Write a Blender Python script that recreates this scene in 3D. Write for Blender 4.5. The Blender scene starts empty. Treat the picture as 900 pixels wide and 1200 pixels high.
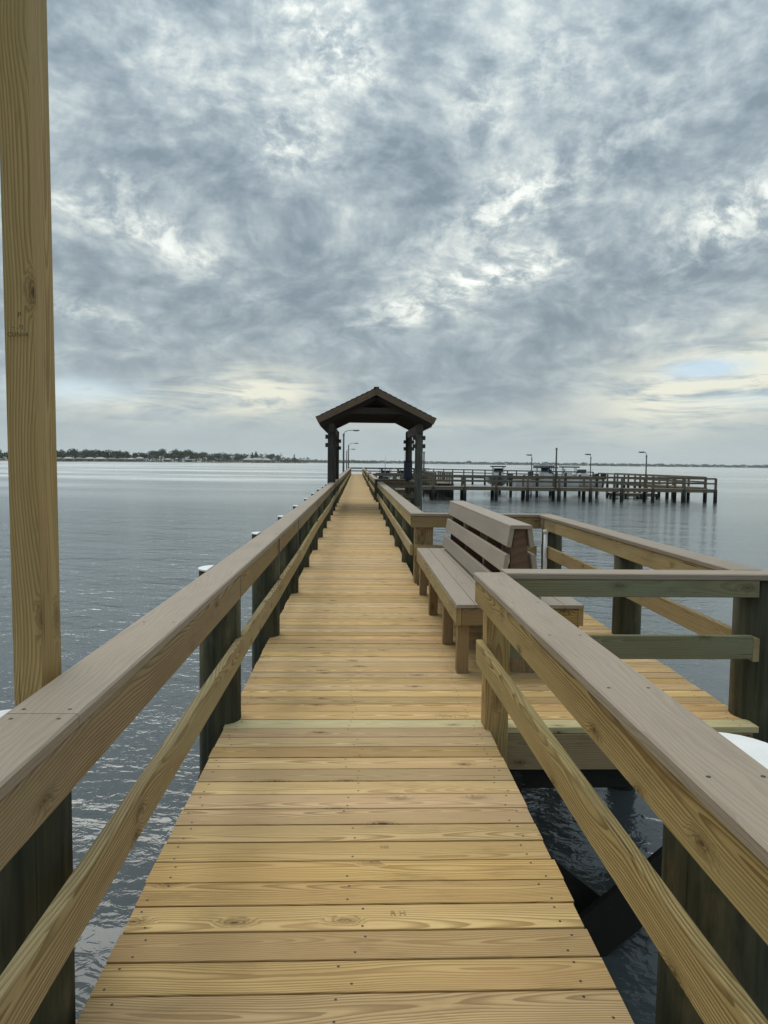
import bpy, bmesh, math, random
from mathutils import Vector, Matrix, noise as mnoise
random.seed(7)
SC = bpy.context.scene
COL = SC.collection
R = math.radians

# ------------------------------------------------------------------ camera
EYE = Vector((0, 0, 1.535))
cd = bpy.data.cameras.new('camera'); cam = bpy.data.objects.new('camera', cd); COL.objects.link(cam)
fwd = Vector((0.0375, 0.9971, -0.0663)).normalized()
right = Vector((0.99926, -0.0369, 0.0116)); right = (right - fwd * right.dot(fwd)).normalized()
up = right.cross(fwd).normalized()
M = Matrix((right, up, -fwd)).transposed().to_4x4(); M.translation = EYE
cam.matrix_world = M
cd.sensor_fit = 'VERTICAL'; cd.sensor_height = 36.0; cd.lens = 865 / 1200 * 36
cd.clip_start = 0.05; cd.clip_end = 60000
SC.camera = cam
SC.view_settings.view_transform = 'Standard'; SC.view_settings.look = 'None'
SC.view_settings.exposure = 0.72; SC.view_settings.gamma = 1.0
SC.view_settings.use_curve_mapping = False
SC.cycles.max_bounces = 8; SC.cycles.volume_bounces = 1
SC.cycles.use_denoising = True
SC.cycles.sample_clamp_indirect = 6

SUN_EL, SUN_AZ = 58.0, -22.0          # degrees; azimuth from +Y towards +X
SUN_STRENGTH = 1.1

# ------------------------------------------------------------------ node helpers
class NT:
    def __init__(s, tree):
        s.t = tree; tree.nodes.clear()
    def n(s, typ, **kw):
        nd = s.t.nodes.new(typ)
        for k, v in kw.items():
            setattr(nd, k, v)
        return nd
    def set(s, sock, v):
        if v is None: return
        if isinstance(v, bpy.types.NodeSocket): s.t.links.new(v, sock)
        elif isinstance(v, (tuple, list)) and sock.type == 'RGBA': sock.default_value = tuple(v) + ((1,) if len(v) == 3 else ())
        else: sock.default_value = v
    def m(s, op, a, b=None, c=None, clamp=False):
        nd = s.n('ShaderNodeMath', operation=op); nd.use_clamp = clamp
        s.set(nd.inputs[0], a); s.set(nd.inputs[1], b); s.set(nd.inputs[2], c)
        return nd.outputs[0]
    def add(s, a, b): return s.m('ADD', a, b)
    def sub(s, a, b): return s.m('SUBTRACT', a, b)
    def mul(s, a, b): return s.m('MULTIPLY', a, b)
    def v(s, op, a, b=None):
        nd = s.n('ShaderNodeVectorMath', operation=op)
        s.set(nd.inputs[0], a)
        if b is not None: s.set(nd.inputs[1], b)
        return nd.outputs['Value'] if op in ('LENGTH', 'DOT_PRODUCT', 'DISTANCE') else nd.outputs[0]
    def xyz(s, x, y, z):
        nd = s.n('ShaderNodeCombineXYZ')
        for i, q in enumerate((x, y, z)): s.set(nd.inputs[i], q)
        return nd.outputs[0]
    def sep(s, vec):
        nd = s.n('ShaderNodeSeparateXYZ'); s.set(nd.inputs[0], vec); return nd.outputs
    def noise(s, vec, scale, detail=4, rough=.5, dist=0, dims='3D', out='Fac'):
        nd = s.n('ShaderNodeTexNoise', noise_dimensions=dims)
        if dims == '1D': s.set(nd.inputs['W'], vec)
        else: s.set(nd.inputs['Vector'], vec)
        nd.inputs['Scale'].default_value = scale; nd.inputs['Detail'].default_value = detail
        nd.inputs['Roughness'].default_value = rough; nd.inputs['Distortion'].default_value = dist
        return nd.outputs[0 if out == 'Fac' else 1]
    def mix(s, f, a, b, blend='MIX'):
        nd = s.n('ShaderNodeMix', data_type='RGBA', blend_type=blend)
        s.set(nd.inputs[0], f); s.set(nd.inputs[6], a); s.set(nd.inputs[7], b)
        return nd.outputs[2]
    def sm(s, x, lo, hi, a=0., b=1.):
        nd = s.n('ShaderNodeMapRange', interpolation_type='SMOOTHSTEP')
        s.set(nd.inputs[0], x); nd.inputs[1].default_value = lo; nd.inputs[2].default_value = hi
        nd.inputs[3].default_value = a; nd.inputs[4].default_value = b
        return nd.outputs[0]
    def ramp(s, x, stops):
        nd = s.n('ShaderNodeValToRGB'); e = nd.color_ramp.elements
        while len(e) < len(stops): e.new(.5)
        for el, (p, c) in zip(e, stops): el.position = p; el.color = tuple(c) + (1,)
        s.set(nd.inputs[0], x); return nd.outputs[0]

def newmat(name):
    m = bpy.data.materials.new(name); m.use_nodes = True
    N = NT(m.node_tree); o = N.n('ShaderNodeOutputMaterial'); b = N.n('ShaderNodeBsdfPrincipled')
    N.t.links.new(b.outputs[0], o.inputs[0])
    return m, N, b, o

# ------------------------------------------------------------------ world: broken grey cloud over a blue sky
w = bpy.data.worlds.new('World'); SC.world = w; w.use_nodes = True
N = NT(w.node_tree)
wo = N.n('ShaderNodeOutputWorld'); bg = N.n('ShaderNodeBackground'); N.t.links.new(bg.outputs[0], wo.inputs[0])
SKY_STRENGTH = 0.1
bg.inputs[1].default_value = SKY_STRENGTH
sky = N.n('ShaderNodeTexSky', sky_type='NISHITA'); sky.sun_disc = False
sky.sun_elevation = R(SUN_EL); sky.sun_rotation = R(SUN_AZ); sky.air_density = 1.0; sky.dust_density = 1.6
tc = N.n('ShaderNodeTexCoord'); dvec = N.v('NORMALIZE', tc.outputs['Generated'])
dx, dy, dz = N.sep(dvec)
el = N.mul(N.m('ARCSINE', dz), 57.2958)
az = N.mul(N.m('ARCTAN2', dx, dy), 57.2958)
zz = N.m('MAXIMUM', dz, 0.0)
den = N.add(zz, 0.16)
uv = N.xyz(N.m('DIVIDE', dx, den), N.m('DIVIDE', dy, den), 0.0)
def blob(a, e, sa, se, tilt=0.0):
    da, de = N.sub(az, a), N.sub(el, e)
    if tilt:
        c, s_ = math.cos(R(tilt)), math.sin(R(tilt))
        da, de = N.add(N.mul(da, c), N.mul(de, s_)), N.sub(N.mul(de, c), N.mul(da, s_))
    q = N.add(N.m('POWER', N.m('ABSOLUTE', N.mul(da, 1 / sa)), 2), N.m('POWER', N.m('ABSOLUTE', N.mul(de, 1 / se)), 2))
    return N.m('EXPONENT', N.mul(q, -1))
# cloud puffs have height of their own, so half of the pattern lives on the dome, half on a flat layer
dome = N.xyz(N.mul(az, .075), N.mul(el, .098), 1.7)
warp = N.noise(uv, 1.3, 3, .5, out='Color')
wv = N.v('MULTIPLY', N.v('SUBTRACT', warp, (0.5, 0.5, 0.5)), (0.5, 0.5, 0.0))
uvw = N.v('ADD', uv, wv); dmw = N.v('ADD', dome, N.v('MULTIPLY', wv, (.9, .9, 0)))
big = N.noise(uvw, 1.2, 3, .5)
midn = N.noise(dmw, 2.6, 7, .56, .15)
puff = N.noise(N.v('MULTIPLY', N.v('ADD', dmw, (7.1, 3.3, 0)), (1.0, 1.25, 1.0)), 7.5, 6, .55, .1)
fine = N.noise(uvw, 9.0, 7, .62)
ragged = N.sm(N.noise(N.v('ADD', dmw, (3.7, 9.1, 0)), 7.5, 9, .64, .25), .38, .64)
rag = N.add(N.mul(ragged, 1.5), .12)
# openness: high where the cloud sheet is thin and the light comes through
thin = [(-2.0, 28.5, 4.8, 2.4, -28, .19), (-4.5, 23.0, 3.0, 3.0, 0, .11), (-6.5, 21.5, 2.0, 1.0, 0, .08), (-14, 15.8, 6.5, 1.7, -24, .14), (-21, 17, 5, 1.3, -15, .10), (-17.5, 19.2, 2.5, .9, 0, .10), (11.0, 18.3, 6.5, 2.2, 24, .19),
        (27.0, 16.6, 6.0, 2.3, 24, .22), (8.0, 13.2, 7.0, 1.3, 14, .18), (13, 14.5, 4, 1.5, 20, .12), (3, 10.8, 5, 1.0, 4, .12), (-20, 10.5, 3.5, 1.0, -12, .14), (9, 24.5, 2.2, 3.4, 20, .11),
        (14, 27, 3.5, 2.4, 0, .10), (21, 23, 6, 3.5, 20, .06), (-12, 26, 7, 1.6, -25, .06)]
thick = [(-12, 21.5, 5, 2.6, -10, .10), (2.5, 23, 2.6, 4, 0, .10), (20, 12.3, 9, 2.0, 22, .13), (-4, 15.5, 4, 3.5, 0, .11), (-16, 12.5, 6, 1.2, -15, .08), (-9.5, 7.6, 4.0, 1.4, -5, .10), (8, 7, 9, 2.5, 0, .06), (19, 20, 4, 1.6, 20, .08), (1.5, 5.6, 3.5, 1.2, 0, .08), (6, 19.5, 2.2, 2, 0, .07)]
rip = N.noise(N.v('MULTIPLY', N.v('ADD', dmw, (1.3, 5.9, 0)), (1.0, 1.5, 1.0)), 15.0, 6, .6, .3)
op = N.add(N.add(N.add(N.mul(big, .26), N.mul(midn, .44)), N.mul(puff, .35)), N.add(N.mul(fine, .07), N.mul(rip, .06)))
op = N.sub(op, .083)
for a, e, sa, se, tl, wt in thin: op = N.add(op, N.mul(N.mul(blob(a, e, sa, se, tl), wt * .78), rag))
for a, e, sa, se, tl, wt in thick: op = N.sub(op, N.mul(blob(a, e, sa, se, tl), wt * .75))
lowflat = N.sm(el, .5, 6.0)                     # far cloud is seen edge on and reads flat
op = N.add(N.mul(N.sub(op, .5), N.add(N.mul(lowflat, .80), .35)), .5)
cloud = N.ramp(op, [(.36, (.180, .232, .272)), (.47, (.258, .314, .352)), (.56, (.348, .408, .436)), (.645, (.47, .52, .52)), (.75, (.66, .70, .67)), (.90, (.88, .90, .85))])
# low sky: pale veil towards the horizon, cream streaks, two blue openings
veil = N.m('EXPONENT', N.mul(N.m('MAXIMUM', el, 0), -.20))
cloud = N.mix(N.mul(veil, .9), cloud, (.45, .515, .52))
streak = N.noise(N.xyz(N.mul(az, .10), N.mul(el, .62), 3.0), 1.0, 7, .62, .8)
cream = N.add(N.add(N.mul(blob(-7.8, 5.2, 4.6, 1.7), 1.4), N.mul(blob(26.5, 6.0, 8.0, 2.6, 12), 1.7)), N.add(N.mul(blob(-17, 4.2, 6, 1.2), .75), N.mul(blob(6, 3.0, 9, .7), .35)))
creamf = N.m('MINIMUM', N.mul(cream, N.sm(streak, .34, .58)), 1.0)
cloud = N.mix(N.mul(creamf, .95), cloud, (.74, .74, .62))
blue = N.mul(N.add(N.add(N.mul(blob(25.6, 6.9, 2.6, .55, 3), 1.5), N.mul(blob(-20.5, 4.9, 4.5, .9), .8)), N.mul(blob(29, 4.6, 4, .6), .6)), N.sm(streak, .66, .48))
gap = N.m('MINIMUM', N.mul(blue, .9), .85)
skyc = N.mix(.55, sky.outputs[0], (2.6, 3.7, 4.6))
# overcast luminance rises towards the zenith (CIE overcast law), as it does above the frame
cie = N.add(N.mul(N.m('POWER', zz, 1.5), .8), .94)
cl = N.v('MULTIPLY', cloud, N.xyz(cie, cie, cie))
cl = N.v('MULTIPLY', cl, (1 / SKY_STRENGTH * .74,) * 3)
tot = N.mix(gap, cl, skyc)
below = N.sm(dz, -.02, 0.0)
tot = N.mix(below, (1.1, 1.3, 1.4), tot)
N.t.links.new(tot, bg.inputs[0])

sd = bpy.data.lights.new('sun', 'SUN'); sd.energy = SUN_STRENGTH; sd.angle = R(50); sd.color = (1.0, .95, .86)
sun = bpy.data.objects.new('sun', sd); COL.objects.link(sun)
sdir = Vector((math.sin(R(SUN_AZ)) * math.cos(R(SUN_EL)), math.cos(R(SUN_AZ)) * math.cos(R(SUN_EL)), math.sin(R(SUN_EL))))
sun.rotation_euler = sdir.to_track_quat('Z', 'Y').to_euler(); sun.location = (0, 0, 60)

# ------------------------------------------------------------------ materials
def wood(name, light, dark, knot=(.10, .05, .022), tint=None, ring=150, ringmix=.55, knots=.55, var=.25, rough=.72, streakmix=.25, stain=None, stainmix=0., bump=.3, cracks=.75):
    """Sawn softwood: growth rings cut by the faces of the piece (local X is the grain), knots, fine streaks, own tone per piece."""
    m, N, b, o = newmat(name)
    tcn = N.n('ShaderNodeTexCoord'); oi = N.n('ShaderNodeObjectInfo'); rnd = oi.outputs['Random']
    r2 = N.m('FRACT', N.mul(rnd, 17.31)); r3 = N.m('FRACT', N.mul(rnd, 91.7))
    p = tcn.outputs['Object']
    px, py, pz = N.sep(p)
    off = N.mul(rnd, 61.0)
    xs = N.add(px, off)
    po = N.xyz(xs, N.add(py, N.mul(r2, 9.0)), N.add(pz, N.mul(r3, 7.0)))
    # knots
    kv = N.xyz(N.mul(xs, 2.9), N.mul(N.add(N.add(py, pz), N.mul(r2, 9.0)), 7.4), 0.0)
    vo = N.n('ShaderNodeTexVoronoi', voronoi_dimensions='2D', feature='F1'); N.set(vo.inputs['Vector'], kv); vo.inputs['Scale'].default_value = 1.0
    kd = vo.outputs['Distance']; kr = N.sep(vo.outputs['Color'])[0]
    has = N.m('GREATER_THAN', kr, 1 - knots)
    kd = N.add(kd, N.mul(N.sub(N.noise(N.v('MULTIPLY', po, (25, 60, 60)), 1.0, 4, .65), .5), .16))
    halo = N.mul(N.sm(kd, .27, .04), has)
    ksz = N.add(.012, N.mul(N.m('FRACT', N.mul(kr, 37.7)), .062))
    core = N.mul(N.m('MULTIPLY', N.sub(ksz, kd), 45, clamp=True), has)
    kring = N.mul(N.mul(N.sm(N.m('ABSOLUTE', N.sub(kd, N.add(ksz, .035))), .02, .0), has), .6)
    # rings
    a1 = N.sub(N.noise(xs, .9, 1.5, .5, dims='1D'), .5)
    a2 = N.sub(N.noise(N.add(xs, 31.7), .6, 1.5, .5, dims='1D'), .5)
    yy = N.add(N.add(py, N.mul(N.sub(r2, .5), .10)), N.mul(a1, .09))
    zz_ = N.add(N.sub(pz, N.add(.03, N.mul(r3, .05))), N.mul(a2, .11))
    rr = N.m('SQRT', N.add(N.mul(yy, yy), N.mul(zz_, zz_)))
    rr = N.add(rr, N.mul(N.sub(N.noise(N.v('MULTIPLY', po, (3.0, 22, 22)), 1.0, 3, .6), .5), .006))
    rr = N.add(rr, N.mul(halo, .022))
    rg = N.m('FRACT', N.mul(rr, ring))
    late = N.mul(N.sm(rg, .25, .88), N.sm(rg, 1.0, .93))
    st = N.noise(N.v('MULTIPLY', po, (2.2, 160, 160)), 1.0, 3, .6)
    blot = N.noise(N.v('MULTIPLY', po, (1.3, 7, 7)), 1.0, 4, .6)
    c = N.mix(N.mul(late, ringmix), light, dark)
    c = N.mix(N.mul(N.sm(st, .35, .75), streakmix), c, dark)
    c = N.mix(N.mul(N.sm(blot, .45, .75), .30), c, dark)
    if tint: c = N.mix(N.mul(N.sm(N.noise(N.v('MULTIPLY', po, (.8, 5, 5)), 1.0, 3), .42, .66), tint[1]), c, tint[0])
    if stain:
        sn = N.noise(po, 4.0, 6, .65)
        c = N.mix(N.mul(N.sm(sn, .48, .70), stainmix), c, stain)
    c = N.mix(N.mul(halo, .45), c, tuple(x * .62 for x in dark))
    c = N.mix(kring, c, tuple(x * .45 for x in dark))
    c = N.mix(N.mul(core, .92), c, N.mix(N.noise(po, 90, 3), tuple(x * .35 for x in knot), tuple(x * 1.7 for x in knot)))
    ckn = N.mul(N.sm(N.noise(N.v('MULTIPLY', po, (1.1, 85, 85)), 1.0, 2, .5), .69, .75), N.sm(N.noise(N.v('MULTIPLY', po, (1.4, 5, 5)), 1.0, 2), .50, .60))
    c = N.mix(N.mul(ckn, cracks), c, tuple(x * .22 for x in dark))
    grime = N.noise(N.v('MULTIPLY', po, (2.2, 9, 9)), 1.0, 6, .7)
    c = N.mix(N.mul(N.sm(grime, .52, .74), .35), c, tuple(x * .55 for x in dark))
    hsv = N.n('ShaderNodeHueSaturation'); N.set(hsv.inputs['Color'], c)
    N.set(hsv.inputs['Value'], N.add(1 - var / 2, N.mul(r3, var)))
    N.set(hsv.inputs['Hue'], N.add(.496, N.mul(r2, .008)))
    N.set(hsv.inputs['Saturation'], N.add(.86, N.mul(rnd, .18)))
    N.set(b.inputs['Base Color'], hsv.outputs[0]); b.inputs['Roughness'].default_value = rough
    b.inputs['Specular IOR Level'].default_value = .25
    bp = N.n('ShaderNodeBump'); bp.inputs['Strength'].default_value = bump; bp.inputs['Distance'].default_value = .004
    N.set(bp.inputs['Height'], N.sub(N.add(N.mul(late, .5), N.mul(st, .8)), N.mul(core, .6)))
    N.t.links.new(bp.outputs[0], b.inputs['Normal'])
    return m

MAT = {}
MAT['deck'] = wood('pine_deck', (.62, .428, .182), (.285, .165, .055), tint=((.49, .30, .13), .5), ring=120, ringmix=.8, knots=.22, var=.38, streakmix=.35)
MAT['deck_green'] = wood('pine_deck_green', (.53, .45, .25), (.37, .32, .16), ring=120, knots=.5, var=.1)
MAT['rail'] = wood('treated_pine_rail', (.475, .355, .150), (.18, .112, .036), tint=((.38, .31, .135), .45), ring=105, ringmix=.9, knots=.35, var=.16, streakmix=.5)
MAT['rail_brown_shaded'] = wood('treated_pine_brown_shaded', (.345, .245, .115), (.145, .09, .036), tint=((.28, .22, .11), .4), ring=105, ringmix=.9, knots=.4, var=.16, streakmix=.4)  # brown pine, with the shade of rail faces turned from the sun in its colour
MAT['rail_green_backlit'] = wood('treated_pine_green_backlit', (.255, .225, .115), (.135, .12, .058), tint=((.22, .255, .155), .55), ring=100, ringmix=.6, knots=.5, var=.15)  # greenish pine darkened in colour to stand for backlit rail fronts
MAT['post'] = wood('treated_pine_post', (.46, .315, .13), (.21, .128, .042), tint=((.33, .26, .11), .4), ring=150, ringmix=.65, knots=.35, var=.05, streakmix=.4)
MAT['support'] = wood('bench_support_brown', (.15, .085, .05), (.085, .05, .03), ring=100, knots=.2, var=.2)
MAT['bench_leg'] = wood('bench_frame_pine', (.31, .21, .10), (.16, .10, .043), ring=100, knots=.35, var=.2, stain=(.10, .07, .04), stainmix=.3)
MAT['joist'] = wood('joist_pine', (.30, .215, .115), (.19, .13, .06), ring=80, knots=.5, var=.15, stain=(.13, .10, .06), stainmix=.4)
MAT['far_wood'] = wood('grey_dock_timber', (.165, .138, .097), (.09, .073, .05), ring=60, knots=.1, var=.3)
MAT['dark_wood'] = wood('dark_shelter_timber', (.062, .047, .036), (.032, .024, .019), ring=70, knots=.2, var=.25)
MAT['trim_wood'] = wood('brown_trim_timber', (.16, .115, .072), (.09, .062, .040), ring=70, knots=.2, var=.15)
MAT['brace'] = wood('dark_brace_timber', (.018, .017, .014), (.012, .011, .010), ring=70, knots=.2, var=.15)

def composite(name, base, dark, var=.1):
    m, N, b, o = newmat(name)
    tcn = N.n('ShaderNodeTexCoord'); oi = N.n('ShaderNodeObjectInfo'); rnd = oi.outputs['Random']
    po = N.v('ADD', tcn.outputs['Object'], N.xyz(N.mul(rnd, 53), N.mul(rnd, 7), N.mul(rnd, 3)))
    px, py, pz = N.sep(po)
    wv = N.noise(N.v('MULTIPLY', po, (1.0, 6, 6)), 1.0, 3, .5)
    cath = N.m('FRACT', N.mul(N.add(N.add(py, pz), N.mul(wv, .16)), 55))
    g = N.mul(N.sm(cath, .35, .9), N.sm(cath, 1.0, .95))
    st = N.noise(N.v('MULTIPLY', po, (5, 260, 260)), 1.0, 3, .6)
    bl = N.noise(N.v('MULTIPLY', po, (1.6, 5, 5)), 1.0, 4, .6)
    c = N.mix(N.mul(g, .30), base, dark)
    c = N.mix(N.mul(N.sm(st, .4, .7), .30), c, dark)
    c = N.mix(N.mul(N.sm(bl, .45, .72), .35), c, dark)
    hsv = N.n('ShaderNodeHueSaturation'); N.set(hsv.inputs['Color'], c); N.set(hsv.inputs['Value'], N.add(1 - var / 2, N.mul(rnd, var)))
    N.set(b.inputs['Base Color'], hsv.outputs[0]); b.inputs['Roughness'].default_value = .55; b.inputs['Specular IOR Level'].default_value = .35
    bp = N.n('ShaderNodeBump'); bp.inputs['Strength'].default_value = .3; bp.inputs['Distance'].default_value = .002
    N.set(bp.inputs['Height'], N.add(g, st)); N.t.links.new(bp.outputs[0], b.inputs['Normal'])
    return m
MAT['cap'] = composite('composite_cap', (.315, .256, .192), (.19, .152, .11))
MAT['seat'] = composite('composite_bench', (.345, .288, .228), (.23, .188, .146), .14)

def pilemat(name, base, dark, pale, wet=True):
    m, N, b, o = newmat(name)
    tcn = N.n('ShaderNodeTexCoord'); oi = N.n('ShaderNodeObjectInfo'); rnd = oi.outputs['Random']
    po = N.v('ADD', tcn.outputs['Object'], N.xyz(N.mul(rnd, 13), N.mul(rnd, 17), N.mul(rnd, 5)))
    st = N.noise(N.v('MULTIPLY', po, (22, 22, 1.2)), 1.0, 5, .6)
    bl = N.noise(N.v('MULTIPLY', po, (5, 5, 1.6)), 1.0, 5, .6)
    c = N.mix(N.sm(st, .35, .70), base, dark)
    c = N.mix(N.mul(N.sm(bl, .50, .72), .7), c, pale)
    ck = N.noise(N.v('MULTIPLY', po, (60, 60, 1.0)), 1.0, 2, .5)
    c = N.mix(N.mul(N.sm(ck, .66, .74), .7), c, (.012, .012, .010))
    geo = N.n('ShaderNodeNewGeometry'); gz = N.sep(geo.outputs['Position'])[2]
    if wet:   # algae and water stain band on the pile itself
        wl = N.add(gz, N.mul(N.sub(bl, .5), .25))
        c = N.mix(N.mul(N.sm(wl, -.75, -1.05), .85), c, (.016, .017, .013))
    N.set(b.inputs['Base Color'], c); b.inputs['Roughness'].default_value = .8; b.inputs['Specular IOR Level'].default_value = .2
    bp = N.n('ShaderNodeBump'); bp.inputs['Strength'].default_value = .5; bp.inputs['Distance'].default_value = .008
    N.set(bp.inputs['Height'], N.add(st, N.mul(ck, .6))); N.t.links.new(bp.outputs[0], b.inputs['Normal'])
    return m
MAT['pile'] = pilemat('treated_pile', (.075, .073, .042), (.032, .034, .023), (.19, .155, .078))
MAT['pile_grey'] = pilemat('grey_pile', (.115, .115, .095), (.06, .06, .05), (.17, .16, .13))
MAT['pile_far'] = pilemat('dark_far_pile', (.06, .057, .048), (.03, .03, .027), (.09, .085, .07))

def plain(name, col, rough=.5, metal=0., nz=.12, scale=6, spec=.4):
    m, N, b, o = newmat(name)
    tcn = N.n('ShaderNodeTexCoord'); n_ = N.noise(tcn.outputs['Object'], scale, 5, .6)
    c = N.mix(N.mul(N.sm(n_, .4, .75), 1.0), col, tuple(x * (1 - nz * 2) for x in col))
    N.set(b.inputs['Base Color'], c); b.inputs['Roughness'].default_value = rough; b.inputs['Metallic'].default_value = metal
    b.inputs['Specular IOR Level'].default_value = spec
    return m
MAT['white'] = plain('white_plastic', (.80, .80, .79), .4, nz=.04, scale=9)
MAT['pvc'] = plain('white_pvc', (.74, .74, .72), .35, nz=.05)
MAT['screw'] = plain('screw_steel', (.06, .05, .04), .5, .6)
MAT['ink'] = plain('stamp_ink', (.055, .042, .024), .8, nz=.3, scale=300)
MAT['inkpale'] = plain('pale_stamp_ink', (.40, .275, .115), .8, nz=.3, scale=300)
MAT['shingle'] = plain('dark_shingle', (.035, .032, .032), .9, nz=.3, scale=20)
MAT['navy'] = plain('navy_metal', (.020, .030, .060), .45, nz=.2)
MAT['hull'] = plain('white_gelcoat', (.72, .73, .72), .25, nz=.06)
MAT['hull_dark'] = plain('navy_gelcoat', (.03, .045, .085), .25, nz=.1)
MAT['canvas'] = plain('dark_canvas', (.035, .042, .055), .85, nz=.2)
MAT['motor'] = plain('black_motor', (.025, .025, .028), .35, nz=.1)
MAT['glass'] = plain('smoked_glass', (.04, .05, .06), .08, nz=.1, spec=.6)
MAT['steel'] = plain('grey_steel', (.22, .22, .21), .45, .6, nz=.15)
MAT['lamp_pole'] = plain('brown_lamp_pole', (.11, .095, .075), .75, nz=.2)
MAT['stucco'] = plain('pale_stucco', (.30, .29, .27), .8, nz=.08, scale=1)
MAT['stucco2'] = plain('cream_stucco', (.20, .175, .14), .8, nz=.08, scale=1)
MAT['roof_pale'] = plain('pale_metal_roof', (.25, .255, .25), .5, nz=.08, scale=.6)
MAT['roof_grey'] = plain('grey_shingle_roof', (.17, .165, .16), .8, nz=.15, scale=.6)
MAT['window'] = plain('house_window', (.03, .035, .045), .15, nz=.1)

def leafmat(name, a, b_):
    m, N, b, o = newmat(name)
    geo = N.n('ShaderNodeNewGeometry'); oi = N.n('ShaderNodeObjectInfo')
    n_ = N.noise(geo.outputs['Position'], .22, 4, .6)
    c = N.mix(N.sm(n_, .35, .65), a, b_)
    hsv = N.n('ShaderNodeHueSaturation'); N.set(hsv.inputs['Color'], c); N.set(hsv.inputs['Value'], N.add(.75, N.mul(oi.outputs['Random'], .5)))
    N.set(b.inputs['Base Color'], hsv.outputs[0]); b.inputs['Roughness'].default_value = .7; b.inputs['Specular IOR Level'].default_value = .2
    return m
MAT['leaf'] = leafmat('foliage_green', (.035, .055, .025), (.065, .085, .038))
MAT['palm'] = leafmat('foliage_palm', (.040, .055, .028), (.075, .085, .045))
MAT['bark'] = plain('bark', (.13, .105, .08), .9, nz=.2)
m, N, b, o = newmat('shore_ground')
n_ = N.noise(N.n('ShaderNodeTexCoord').outputs['Object'], .03, 6, .6)
N.set(b.inputs['Base Color'], N.mix(N.sm(n_, .4, .6), (.06, .075, .035), (.20, .17, .12))); b.inputs['Roughness'].default_value = .9
MAT['land'] = m

# water: dark tannin-stained river, wind ripple in several wave lengths
m, N, b, o = newmat('river_water')
tcn = N.n('ShaderNodeTexCoord'); p = tcn.outputs['Object']
rot = N.n('ShaderNodeVectorRotate', rotation_type='Z_AXIS'); N.set(rot.inputs['Vector'], p); rot.inputs['Angle'].default_value = R(22)
pr = rot.outputs[0]
h1 = N.noise(N.v('MULTIPLY', pr, (.75, 1.0, 1)), 9.5, 3, .55, .6)
h2 = N.noise(N.v('MULTIPLY', pr, (.6, 1.0, 1)), 2.2, 3, .5, .4)
h3 = N.noise(N.v('MULTIPLY', pr, (.40, 1.0, 1)), .50, 4, .55, .3)
gust = N.noise(p, .035, 4, .55)
amp = N.sm(gust, .30, .70, .70, 1.25)
far = N.sm(N.v('LENGTH', p), 5, 110, 1.0, .55)
hh = N.add(N.mul(N.mul(N.add(N.mul(h1, .019), N.mul(h2, .062)), amp), far), N.mul(h3, .14))
bp = N.n('ShaderNodeBump'); bp.inputs['Strength'].default_value = 1.0; bp.inputs['Distance'].default_value = 1.0
N.set(bp.inputs['Height'], hh)
dist = N.v('LENGTH', p)
N.t.nodes.remove(b)
fc = N.n('ShaderNodeLayerWeight'); fc.inputs['Blend'].default_value = .5
gl = N.n('ShaderNodeBsdfGlossy'); N.set(gl.inputs['Color'], (.96, .98, .98)); N.set(gl.inputs['Roughness'], N.add(N.sm(dist, 5, 90, .05, .13), N.mul(N.sm(dist, 15, 120), N.sm(N.noise(N.v('MULTIPLY', p, (.35, 1.0, 1)), .03, 5, .6), .38, .62, 0, .16))))
df = N.n('ShaderNodeBsdfDiffuse'); N.set(df.inputs['Color'], (.066, .077, .081))
N.t.links.new(bp.outputs[0], gl.inputs['Normal'])
fres = N.add(N.mul(N.m('POWER', fc.outputs['Facing'], 4.0), .82), .018)
mx = N.n('ShaderNodeMixShader'); N.set(mx.inputs[0], fres); N.t.links.new(df.outputs[0], mx.inputs[1]); N.t.links.new(gl.outputs[0], mx.inputs[2])
N.t.links.new(mx.outputs[0], o.inputs[0])
MAT['water'] = m

# ------------------------------------------------------------------ object helpers
def tag(o, label=None, cat=None, group=None, kind=None):
    if label: o['label'] = label
    if cat: o['category'] = cat
    if group: o['group'] = group
    if kind: o['kind'] = kind
    return o
def thing(name, loc, label, cat, group=None):
    o = bpy.data.objects.new(name, None); o.empty_display_size = .2; COL.objects.link(o); o.location = loc
    return tag(o, label, cat, group)
def put(name, mesh, mat, mw, parent=None):
    o = bpy.data.objects.new(name, mesh); COL.objects.link(o)
    if mat and not mesh.materials: mesh.materials.append(MAT[mat])
    if parent is not None:
        o.parent = parent
        t = Vector((0, 0, 0)); q = parent
        while q is not None: t += Vector(q.matrix_basis.translation); q = q.parent
        if any(abs(a) > 1e-6 for a in parent.matrix_basis.to_euler()):
            o.matrix_parent_inverse = parent.matrix_basis.inverted() if parent.parent is None else Matrix.Translation(-t)
            o.matrix_basis = mw if parent.parent is None else mw
        else:
            o.matrix_basis = Matrix.Translation(-t) @ mw
    else:
        o.matrix_basis = mw
    return o
_cache = {}
def mesh_from_bm(name, bm):
    me = bpy.data.meshes.new(name); bm.to_mesh(me); bm.free(); return me
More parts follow.
